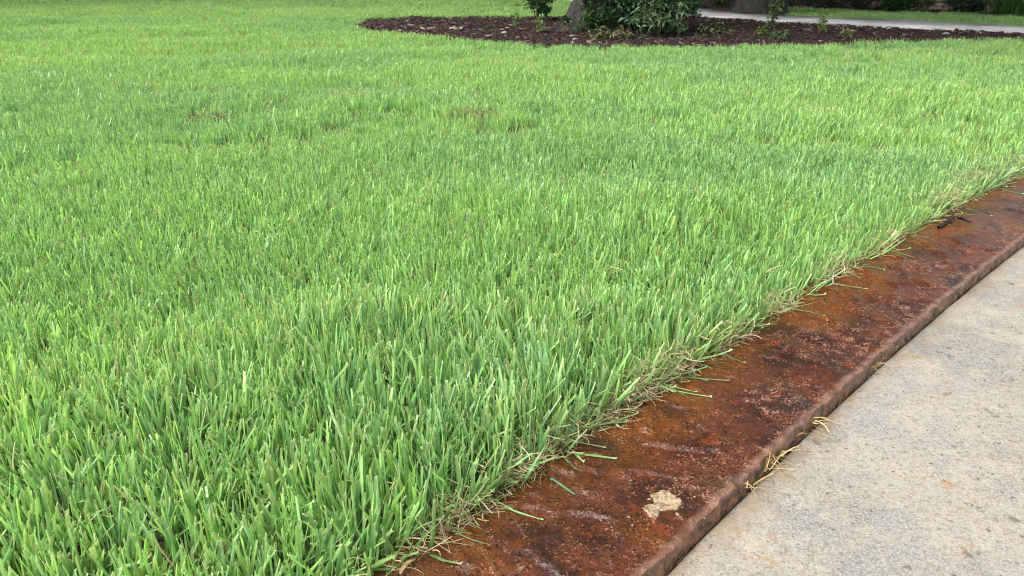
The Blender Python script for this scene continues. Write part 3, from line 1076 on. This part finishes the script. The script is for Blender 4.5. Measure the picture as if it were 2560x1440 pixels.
# black forked twig at the lawn edge
tw = []
a0, a1, a2 = at(2348, 566, .027), at(2428, 552, .027), at(2385, 548, .027)
c0 = ((a0[0] + a1[0]) / 2, (a0[1] + a1[1]) / 2)
L_ = lambda p_, z: (p_[0] - c0[0], p_[1] - c0[1], z)
tw.append(tube([L_(a0, 0.002), L_(at(2375, 550, .027), .008), L_(at(2400, 547, .027), .007), L_(a1, .002)], [.0042, .0040, .0032, .0014], 7, 3, .3))
tw.append(tube([L_(a2, .007), L_((a2[0] + .004, a2[1] + .02), .016), L_((a2[0] - .002, a2[1] + .035), .026)], [.0022, .0018, .0024], 6, 5, .3))
v, f, _ = join(tw)
o = link('twig', mesh_np('twig', v, f, smooth=True), M_TWIG)
o.location = (c0[0], c0[1], 0.022)
tag(o, 'black forked dead twig lying where the lawn meets the brown border', 'twig')

# tufts of dry grass caught in the joint
tufts = [((2012, 1058), 26, 'yellowish dry grass tuft in the joint, where the border is widest lit'),
         ((1925, 1150), 20, 'sparse dry tuft in the joint, second from the bottom'),
         ((1880, 1205), 16, 'dark stringy dry tuft lowest in the joint'),
         ((2165, 915), 26, 'pale dry tuft in the joint beside the middle of the driveway'),
         ((2215, 868), 18, 'small straw tuft just above the pale tuft in the joint'),
         ((2335, 770), 16, 'greyish dry tuft highest in the joint')]
tufts[0] = ((2012, 1058), 26, 'brightest yellow dry grass tuft sticking out of the joint')
for (px, py), m_, lab in tufts:
    b = at(px, py, 0.008)
    m_ = int(m_ * 1.5)
    q = np.zeros((m_, 3))
    tt = R.normal(0, 0.015, m_)
    q[:, 0] = tt * 0.72 + R.normal(0, 0.003, m_); q[:, 1] = tt * 0.69 + R.normal(0, 0.003, m_)
    q[:, 2] = R.uniform(-0.006, 0.006, m_)
    col = np.maximum(straw_col(m_, R, 0.7, 1.2), [0.30, 0.24, 0.12]) * np.array([1.05, 1.0, 0.8])
    v, f, c = strands(q, np.where(R.uniform(0, 1, m_) < .55, R.normal(.75, .3, m_) + np.pi * R.integers(0, 2, m_), R.uniform(0, 6.28, m_)), R.normal(0.25, 0.3, m_), R.uniform(0.015, 0.042, m_), R.uniform(0.0007, 0.0018, m_), R.normal(0, 0.7, m_), col, R)
    o = link('dry_tuft', mesh_np('dry_tuft', v, f, c), M_STRAW)
    o.location = (b[0], b[1], 0.006)
    tag(o, lab, 'dry tuft', 'dry tufts caught in the joint')
n = 900
y = 0.35 + 2.6 * R.uniform(0, 1, n) ** 1.3
x = x_lip(y) * 0.45 + x_conc(y) * 0.55 + R.normal(0, 0.003, n)
v, f, c = strands(np.stack([x, y, R.uniform(-0.010, 0.0, n)], 1), R.normal(0.78, 0.12, n) + np.pi * R.integers(0, 2, n), R.normal(0, 0.08, n), R.uniform(0.01, 0.04, n), R.uniform(0.0005, 0.0013, n), R.normal(0, 0.25, n), straw_col(n, R, 0.25, 0.8), R)
o = link('joint_straw', mesh_np('joint_straw', v, f, c), M_STRAW)
tag(o, 'fine dead grass fibres lying in the joint beside the driveway', 'dry grass', kind='stuff')
# seeds and grit on the driveway and the border
n = 520
y = R.uniform(0.3, 4.5, n); x = x_conc(y) + R.uniform(0.01, 2.2, n)
q = np.c_[x, y, np.full(n, 0.001)]
v, f, c = strands(q, R.uniform(0, 6.28, n), R.normal(0.0, 0.05, n), R.uniform(0.0015, 0.009, n), R.uniform(0.001, 0.0026, n), R.normal(0, 0.5, n), np.array([[0.09, 0.06, 0.035]]) * R.uniform(0.4, 2.2, (n, 1)), R, rows=3)
o = link('grit', mesh_np('grit', v, f, c), M_DEBRIS)
tag(o, 'tiny brown seeds and grit scattered over the pale driveway', 'grit', kind='stuff')

# ------------------------------------------------------------------ trees
def make_tree(name, base_px, r_base, r_top, height, label, seed, lean, crown_r, crown_z, ncl):
    b = at(*base_px, 0.02)
    rng = np.random.default_rng(seed)
    root = empty(name, (b[0], b[1], 0.0))
    tag(root, label, 'tree')
    zs = np.concatenate([np.linspace(-0.08, 0.6, 16), np.linspace(0.75, height, 14)])
    rr = r_top + (r_base - r_top) * np.exp(-np.clip(zs, 0, None) / 0.22)
    rr = rr * (1 - 0.25 * np.clip(zs / height, 0, 1))
    path_ = [(lean[0] * z, lean[1] * z, z) for z in zs]
    V, F = tube(path_, rr, 40, seed, 0.16, 0.16 * np.exp(-np.clip(zs, 0, None) / 0.18))
    parts = [(V, F)]
    ends = []
    for k_ in range(6):
        a = k_ * 1.05 + rng.uniform(-.3, .3)
        s0 = np.array([lean[0] * height, lean[1] * height, height * rng.uniform(0.8, 1.0)])
        L = crown_r * rng.uniform(0.6, 0.9)
        pts = [s0 + np.array([math.cos(a) * L * t, math.sin(a) * L * t, L * 0.75 * t ** 0.8 + 0.1 * math.sin(t * 5 + k_)]) for t in np.linspace(0, 1, 7)]
        parts.append(tube(pts, np.linspace(r_top * 0.42, 0.03, 7), 8, seed + k_, 0.15))
        ends += pts[3:]
    v, f, _ = join(parts)
    link('trunk', mesh_np('trunk', v, f, smooth=True), M_BARK, root)
    cc = []
    top = np.array([lean[0] * crown_z, lean[1] * crown_z, crown_z])
    for k_ in range(ncl):
        d = rng.normal(0, 1, 3); d /= np.linalg.norm(d); d[2] *= 0.6
        cen = top + d * crown_r * rng.uniform(0.45, 1.0)
        cc.append(cen + rng.normal(0, 0.42, (110, 3)))
    v, f, c = leaves(np.concatenate(cc), 0.24, (0.03, 0.065, 0.018), (0.07, 0.13, 0.03), rng)
    link('crown', mesh_np('crown', v, f, c), M_LEAF, root)
    return root


make_tree('oak_tree', (1508, 76), 0.40, 0.27, 3.0, 'large leaning grey barked tree in the mulch bed, leafy shrub against its foot', 3, (0.16, 0.02), 5.2, 6.0, 170)
make_tree('oak_tree', (1898, 38), 0.30, 0.235, 3.2, 'smaller dark trunk standing just behind the footpath', 8, (0.03, 0.0), 5.0, 6.4, 150)
far0 = make_tree('added_far_tree', (1300, 2), 0.32, 0.25, 4.0, 'unseen tall tree added beyond the lawn to darken lawn and border', 12, (0.02, 0.0), 5.6, 6.6, 220)
far0['group'] = 'unseen trees added beyond the lawn'
far0.location = (-1.5, 14.8, 0)  # unseen trees, added to darken the far lawn and the border's reflections
for fx, fy, fr in ((-9.0, 14.6, 1.0), (-15.5, 12.0, 2.2), (6.5, 18.0, 3.3), (-5.2, 20.5, 5.0)):
    t2 = far0.copy(); C.objects.link(t2)
    t2.location = (fx, fy, 0); t2.rotation_euler.z = fr
    for ch in list(far0.children):
        c2 = ch.copy(); C.objects.link(c2); c2.parent = t2


# ------------------------------------------------------------------ shrubs and small plants
def shrub(name, label, cat, x, y, blobs, n, size, c0, c1, seed, stems=6, group=None, lumps=26, aspect=0.5, z0=0.03):
    """blobs: list of (dx, dy, dz, rx, ry, rz). Foliage in lumps on wandering outlines, with bare stems under it."""
    rng = np.random.default_rng(seed)
    root = empty(name, (x, y, z0))
    tag(root, label, cat, group)
    P = []
    vols = np.array([b[3] * b[4] * b[5] for b in blobs]); vols = vols / vols.sum()
    for b, w_ in zip(blobs, vols):
        nl = max(3, int(lumps * w_))
        for _ in range(nl):
            d = rng.normal(0, 1, 3); d /= np.linalg.norm(d)
            r = rng.uniform(0.35, 1.0) ** 0.6
            cen = np.array(b[:3]) + d * r * np.array(b[3:])
            k_ = max(3, int(n * w_ / nl))
            P.append(cen + rng.normal(0, 1, (k_, 3)) * np.array(b[3:]) * rng.uniform(0.10, 0.24))
    P = np.concatenate(P)
    P = P[P[:, 2] > 0.0]
    v, f, c = leaves(P, size, c0, c1, rng, aspect=aspect)
    v[:, 2] = np.maximum(v[:, 2], -0.02)
    link('foliage', mesh_np('foliage', v, f, c), M_LEAF, root)
    tb = []
    for _ in range(stems):
        e = P[rng.integers(len(P))]
        s0 = np.array([rng.normal(0, 0.02), rng.normal(0, 0.02), -0.05])
        m1 = s0 * 0.5 + e * 0.5 + rng.normal(0, 0.015, 3)
        rad = min(0.010, 0.018 * max(e[2], 0.05) + 0.001)
        tb.append(tube([s0, m1, e], [rad, rad * 0.7, rad * 0.3], 6))
    if tb:
        v, f, _ = join(tb)
        link('stem', mesh_np('stem', v, f, smooth=True), M_WOOD, root)
    return root


def gp(px, py):
    return at(px, py, 0.03)


DG0, DG1 = (0.012, 0.040, 0.018), (0.060, 0.150, 0.060)
MG0, MG1 = (0.03, 0.075, 0.025), (0.10, 0.19, 0.06)
x, y = gp(1610, 92)
shrub('leafy_shrub', 'large dark green leafy shrub against the right side of the big trunk', 'shrub', x, y + 0.35,
      [(-0.05, 0, 0.32, 0.36, 0.25, 0.34), (0.22, -0.05, 0.22, 0.26, 0.25, 0.24), (-0.2, 0.1, 0.55, 0.3, 0.2, 0.35), (0.30, 0.1, 0.5, 0.25, 0.2, 0.3)], 5200, 0.052, DG0, DG1, 21, 10, lumps=70)
x, y = gp(1650, 95)
shrub('sprawling_shrub', 'pale bluish green low plant spreading in front of the big dark shrub', 'shrub', x, y + 0.05,
      [(0.0, 0, 0.10, 0.22, 0.14, 0.12), (-0.14, 0.05, 0.20, 0.16, 0.12, 0.14), (0.10, 0.12, 0.22, 0.14, 0.1, 0.14)], 620, 0.055, (0.05, 0.10, 0.055), (0.15, 0.22, 0.10), 22, 6, aspect=0.3)
x, y = gp(1480, 76)
shrub('ivy', 'dark green ivy climbing the front of the big leaning trunk', 'ivy', x - 0.02, y - 0.16,
      [(-0.05, -0.14, 0.10, 0.20, 0.07, 0.13), (0.02, -0.10, 0.30, 0.16, 0.05, 0.20), (0.05, -0.1, 0.5, 0.14, .05, .2)], 1900, 0.035, (0.015, 0.045, 0.015), (0.06, 0.13, 0.03), 23, 3)
x, y = gp(1345, 52)
shrub('young_shrub', 'narrow upright green shrub standing left of the big tree', 'shrub', x, y + 0.06,
      [(0, 0, 0.10, 0.115, 0.11, 0.07), (0.01, 0, 0.22, 0.15, 0.12, 0.10), (0.03, 0, 0.42, 0.16, 0.13, 0.16), (0, 0, 0.65, 0.13, 0.1, 0.2)], 5200, 0.036, (0.018, 0.05, 0.022), (0.075, 0.15, 0.05), 24, 8, lumps=50)
x, y = gp(1345, 82)
shrub('seedling', 'bright leafy seedling in the mulch in front of the narrow shrub', 'plant', x, y, [(0.02, 0, 0.07, 0.05, 0.03, 0.07)], 70, 0.034, MG1, (0.2, 0.3, 0.1), 25, 3)
x, y = gp(1290, 70)
shrub('seedling', 'small thin seedling left of the narrow shrub', 'plant', x, y, [(0, 0, 0.07, 0.025, 0.02, 0.07)], 34, 0.03, MG1, (0.2, 0.3, 0.1), 26, 2)
x, y = gp(1925, 80)
shrub('seedling', 'taller green seedling in the bed in front of the footpath and second trunk', 'plant', x, y,
      [(0, 0, 0.12, 0.06, 0.04, 0.10), (0.02, 0, 0.24, 0.07, 0.04, 0.06)], 120, 0.045, MG0, (0.14, 0.25, 0.06), 27, 4)
x, y = gp(2050, 86)
shrub('seedling', 'yellow green sprig in the mulch just before the footpath', 'plant', x, y, [(0, 0, 0.10, 0.03, 0.02, 0.07)], 46, 0.035, (0.10, 0.18, 0.03), (0.2, 0.3, 0.05), 28, 2)
x, y = gp(1945, 104)
shrub('weed', 'low green weed at the lawn edge of the mulch bed below the tall seedling', 'plant', x, y, [(0, 0, 0.05, 0.09, 0.04, 0.035)], 90, 0.035, MG0, MG1, 29, 3)
x, y = gp(1905, 90)
shrub('weed', 'small weed left of the low green weed in the mulch', 'plant', x, y, [(0, 0, 0.05, 0.04, 0.03, 0.04)], 40, 0.032, MG0, (0.16, 0.25, 0.07), 30, 2)
x, y = gp(1780, 94)
shrub('weed', 'dull brownish green low plant right of the sprawling shrub', 'plant', x, y, [(0, 0, 0.05, 0.16, 0.08, 0.06)], 170, 0.04, (0.04, 0.055, 0.025), (0.10, 0.11, 0.05), 31, 4)
x, y = gp(1530, 98)
shrub('weed', 'olive and tan leafy plant low in the mulch in front of the trunk', 'plant', x, y, [(0, 0, 0.04, 0.18, 0.07, 0.045), (-.1, 0, .05, .1, .05, .04)], 230, 0.045, (0.07, 0.09, 0.04), (0.25, 0.24, 0.13), 32, 4)
x, y = gp(2115, 98)
shrub('weed', 'small yellowish weed at the lower edge of the mulch under the hedge', 'plant', x, y, [(0, 0, 0.04, 0.05, 0.03, 0.04)], 36, 0.03, (0.12, 0.17, 0.05), (0.25, 0.28, 0.1), 33, 2)

# behind the path, left to right
x, y = gp(1735, 24)
shrub('rusty_shrub', 'reddish brown twiggy shrub behind the footpath left of the second trunk', 'shrub', x, y + 0.55,
      [(0, 0, 0.12, 0.36, 0.25, 0.12), (0.0, 0, 0.4, 0.35, 0.25, 0.3)], 1900, 0.05, (0.07, 0.035, 0.018), (0.12, 0.13, 0.03), 41, 10, lumps=50)
x, y = gp(1815, 20)
shrub('olive_shrub', 'loose yellow green shrub touching the left side of the second trunk', 'shrub', x, y + 0.35,
      [(0, 0, 0.12, 0.26, 0.2, 0.12), (0.0, 0, 0.4, 0.28, 0.2, 0.3)], 1900, 0.05, (0.06, 0.08, 0.02), (0.17, 0.21, 0.09), 42, 8, lumps=44)
for i, (px, py, w_, h_, c0, c1, lab) in enumerate((
        (1985, 24, 0.30, 0.42, DG0, (0.04, 0.08, 0.03), 'very dark shrub right beside the second trunk'),
        (2065, 24, 0.26, 0.40, (0.02, 0.035, 0.02), (0.16, 0.15, 0.10), 'dark shrub with pale stems between the black shrubs behind the path'),
        (2125, 26, 0.36, 0.45, DG0, (0.05, 0.07, 0.04), 'dark shrub in front of the start of the stone wall'),
        (2180, 28, 0.30, 0.42, (0.01, 0.02, 0.012), (0.10, 0.10, 0.08), 'blackish shrub with grey leaves left of the bright green bush'),
        (2262, 32, 0.24, 0.24, (0.015, 0.06, 0.012), (0.04, 0.12, 0.025), 'bright green bush low against the stone wall'),
        (2315, 32, 0.18, 0.26, (0.06, 0.08, 0.05), (0.18, 0.18, 0.12), 'thin greyish plant right of the bright green bush'),
        (2432, 40, 0.27, 0.24, (0.008, 0.022, 0.014), (0.035, 0.075, 0.04), 'round clipped dark green bush in front of the stone wall'))):
    x, y = gp(px, py)
    shrub('hedge_shrub', lab, 'shrub', x, y + w_ * 0.75, [(0, 0, 0.09, w_ * 0.85, w_ * 0.6, 0.08), (0, 0, h_ * 0.6, w_ * 0.85, w_ * 0.6, h_ * 0.35)] if i != 6 else [(0, 0, 0.10, w_ * 0.8, w_ * 0.7, 0.10)],
          2400 if w_ > .2 else 900, 0.032, c0, c1, 50 + i, 7, 'shrubs along the stone wall', lumps=60)
# strappy plant at the right edge
x, y = gp(2545, 47)
root = empty('strap_leaf_plant', (x, y + 0.15, 0.02))
tag(root, 'tall bright green strap leaved plant at the right before the stone wall', 'plant')
n = 260
q = np.c_[R.normal(0, 0.09, n), R.normal(0, 0.06, n), np.zeros(n)]
r_ = R.uniform(0, 1, (n, 1))
v, f, c = strands(q, np.arctan2(q[:, 1], q[:, 0]) + R.normal(0, .5, n), R.normal(1.25, 0.2, n), R.uniform(0.3, 0.65, n), R.uniform(0.008, 0.018, n), R.normal(0, 0.5, n),
                  np.array([0.018, 0.06, 0.014]) * (1 - r_) + np.array([0.06, 0.14, 0.03]) * r_, R, rows=7)
link('foliage', mesh_np('foliage', v, f, c), M_LEAF, root)
# far shrubs whose feet just show over the far end of the lawn
for i, (px, w_, lab) in enumerate(((700, .8, 'far dark bush left of the middle at the top of the lawn'), (960, .7, 'far dark bush over the tip of the mulch bed'),
                                   (1060, .8, 'far dark green bush above the mulch bed'), (1180, .8, 'far bush left of the narrow shrub'), (1275, .6, 'far bush nearest the narrow shrub'))):
    x, y = gp(px, 1)
    if i == 0:
        y += 1.5
    shrub('far_shrub', lab, 'shrub', x, y + 0.75, [(0, 0, 0.4, w_ * .6, .4, .45)], 1300, 0.08, DG0, DG1, 70 + i, 5, 'shrubs beyond the far end of the lawn', lumps=40)

# ------------------------------------------------------------------ stone wall, stone by stone
wa, wb = np.array((4.35, 10.45)), np.array((8.9, 7.75))
d = (wb - wa) / np.linalg.norm(wb - wa)
nrm = np.array((d[1], -d[0]))                       # towards the lawn
LW = float(np.linalg.norm(wb - wa))
root = empty('stone_wall', (wa[0], wa[1], 0.0))
root.rotation_euler.z = math.atan2(d[1], d[0])
tag(root, 'rough tan and brown stone wall behind the dark shrubs', 'wall')
hgt = 1.02
cv = np.array([(0, 0, -0.05), (LW, 0, -0.05), (LW, 0.25, -0.05), (0, 0.25, -0.05), (0, 0, hgt), (LW, 0, hgt), (LW, 0.25, hgt), (0, 0.25, hgt)], float)
link('core', mesh_np('core', cv, [[0, 1, 5, 4], [1, 2, 6, 5], [2, 3, 7, 6], [3, 0, 4, 7], [4, 5, 6, 7]]), M_MORTAR, root)


def stone_mesh(w, h, dep, rng):
    a = min(w, h) * 0.16
    f_ = [(-w / 2, -h / 2), (w / 2, -h / 2), (w / 2, h / 2), (-w / 2, h / 2)]
    V = []
    for (px, pz) in f_:
        V.append((px + rng.normal(0, .006), 0.03, pz + rng.normal(0, .004)))
    for (px, pz) in f_:
        V.append((px + rng.normal(0, .006), -dep * rng.uniform(.5, .8), pz + rng.normal(0, .004)))
    for (px, pz) in f_:
        V.append((px - a * np.sign(px) + rng.normal(0, .004), -dep * rng.uniform(.85, 1.2), pz - a * np.sign(pz)))
    F = []
    for b in (0, 4):
        for j in range(4):
            F.append((b + j, b + (j + 1) % 4, b + 4 + (j + 1) % 4, b + 4 + j))
    F.append((8, 9, 10, 11))
    return mesh_np('stone', np.array(V), F)


rng = np.random.default_rng(5)
z = 0.0
cnt = 0
while z < hgt - 0.03:
    ch = rng.uniform(0.065, 0.125)
    ch = min(ch, hgt - z)
    xx = rng.uniform(-0.1, 0)
    while xx < LW and cnt < 296:
        sw = rng.uniform(0.12, 0.36)
        x0, x1 = max(xx, 0), min(xx + sw, LW)
        if x1 - x0 > 0.05:
            s_ = link('stone', stone_mesh(x1 - x0 - 0.014, ch - 0.012, rng.uniform(0.02, 0.045), rng), M_WALLSTONE, root)
            s_.location = ((x0 + x1) / 2, 0, z + ch / 2)
            cnt += 1
        xx += sw
    z += ch

# ------------------------------------------------------------------ pale stones and litter in the mulch
def rock(px, py, s, label, flatn=0.5, mat=None, stretch=1.6):
    rg = np.random.default_rng(int(px))
    b = at(px, py, 0.04)
    th = np.linspace(0, 2 * np.pi, 9, endpoint=False)
    V = [(0, 0, -s * flatn * 0.4)]
    for zf, rf in ((-0.2, 0.85), (0.15, 1.0), (0.42, 0.7)):
        for a in th:
            r = s * 0.42 * rf * rg.uniform(0.8, 1.15)
            V.append((math.cos(a) * r * stretch, math.sin(a) * r, s * flatn * (zf + rg.uniform(-.05, .05))))
    V.append((0, 0, s * flatn * 0.55))
    F = []
    for r in range(2):
        for j in range(9):
            F.append((1 + r * 9 + j, 1 + r * 9 + (j + 1) % 9, 10 + r * 9 + (j + 1) % 9, 10 + r * 9 + j))
    me = bpy.data.meshes.new('rock')
    F2 = F + [(0, 1 + (j + 1) % 9, 1 + j) for j in range(9)] + [(19 + j, 19 + (j + 1) % 9, 28) for j in range(9)]
    me.from_pydata(V, [], F2)
    o = link('pale_stone', me, mat or M_ROCK)
    o.location = (b[0], b[1], 0.034)
    o.rotation_euler.z = rg.uniform(-.3, .3)
    tag(o, label, 'stone', 'pale stones lying in the mulch')


for a in ((1261, 81, .055, 'bright flat white stone left of the narrow shrub'), (1504, 83, .042, 'rounded cream stone right in front of the big trunk'),
          (1438, 96, .03, 'small pale stone near the bed edge left of the big trunk'), (1430, 88, .035, 'flat greyish stone in front of the trunk foot'),
          (1152, 69, .032, 'small pale stone in the left half of the mulch bed'), (1127, 69, .026, 'tiny pale stone left of its twin in the left mulch'),
          (1000, 74, .026, 'tiny pale stone close to the left tip of the bed'), (1781, 107, .04, 'tan upright stone on the front edge of the bed'),
          (1873, 84, .026, 'small white stone in the middle of the right mulch'), (1884, 85, .02, 'tiny white stone just right of the small white one'),
          (1845, 95, .02, 'tiny white stone low in the right mulch'), (1961, 79, .03, 'whitish stone right of the tall seedling'),
          (2056, 101, .04, 'grey flat stone on the lawn edge below the yellow sprig'), (2365, 83, .045, 'tan white stone in the mulch below the round bush'),
          (2092, 70, .02, 'tiny white stone close under the footpath'), (2547, 91, .022, 'tiny white stone at the right end of the bed'),
          (1732, 108, .028, 'white stone on the front edge below the sprawling plant')):
    rock(*a)

# bronze leaf litter mounds
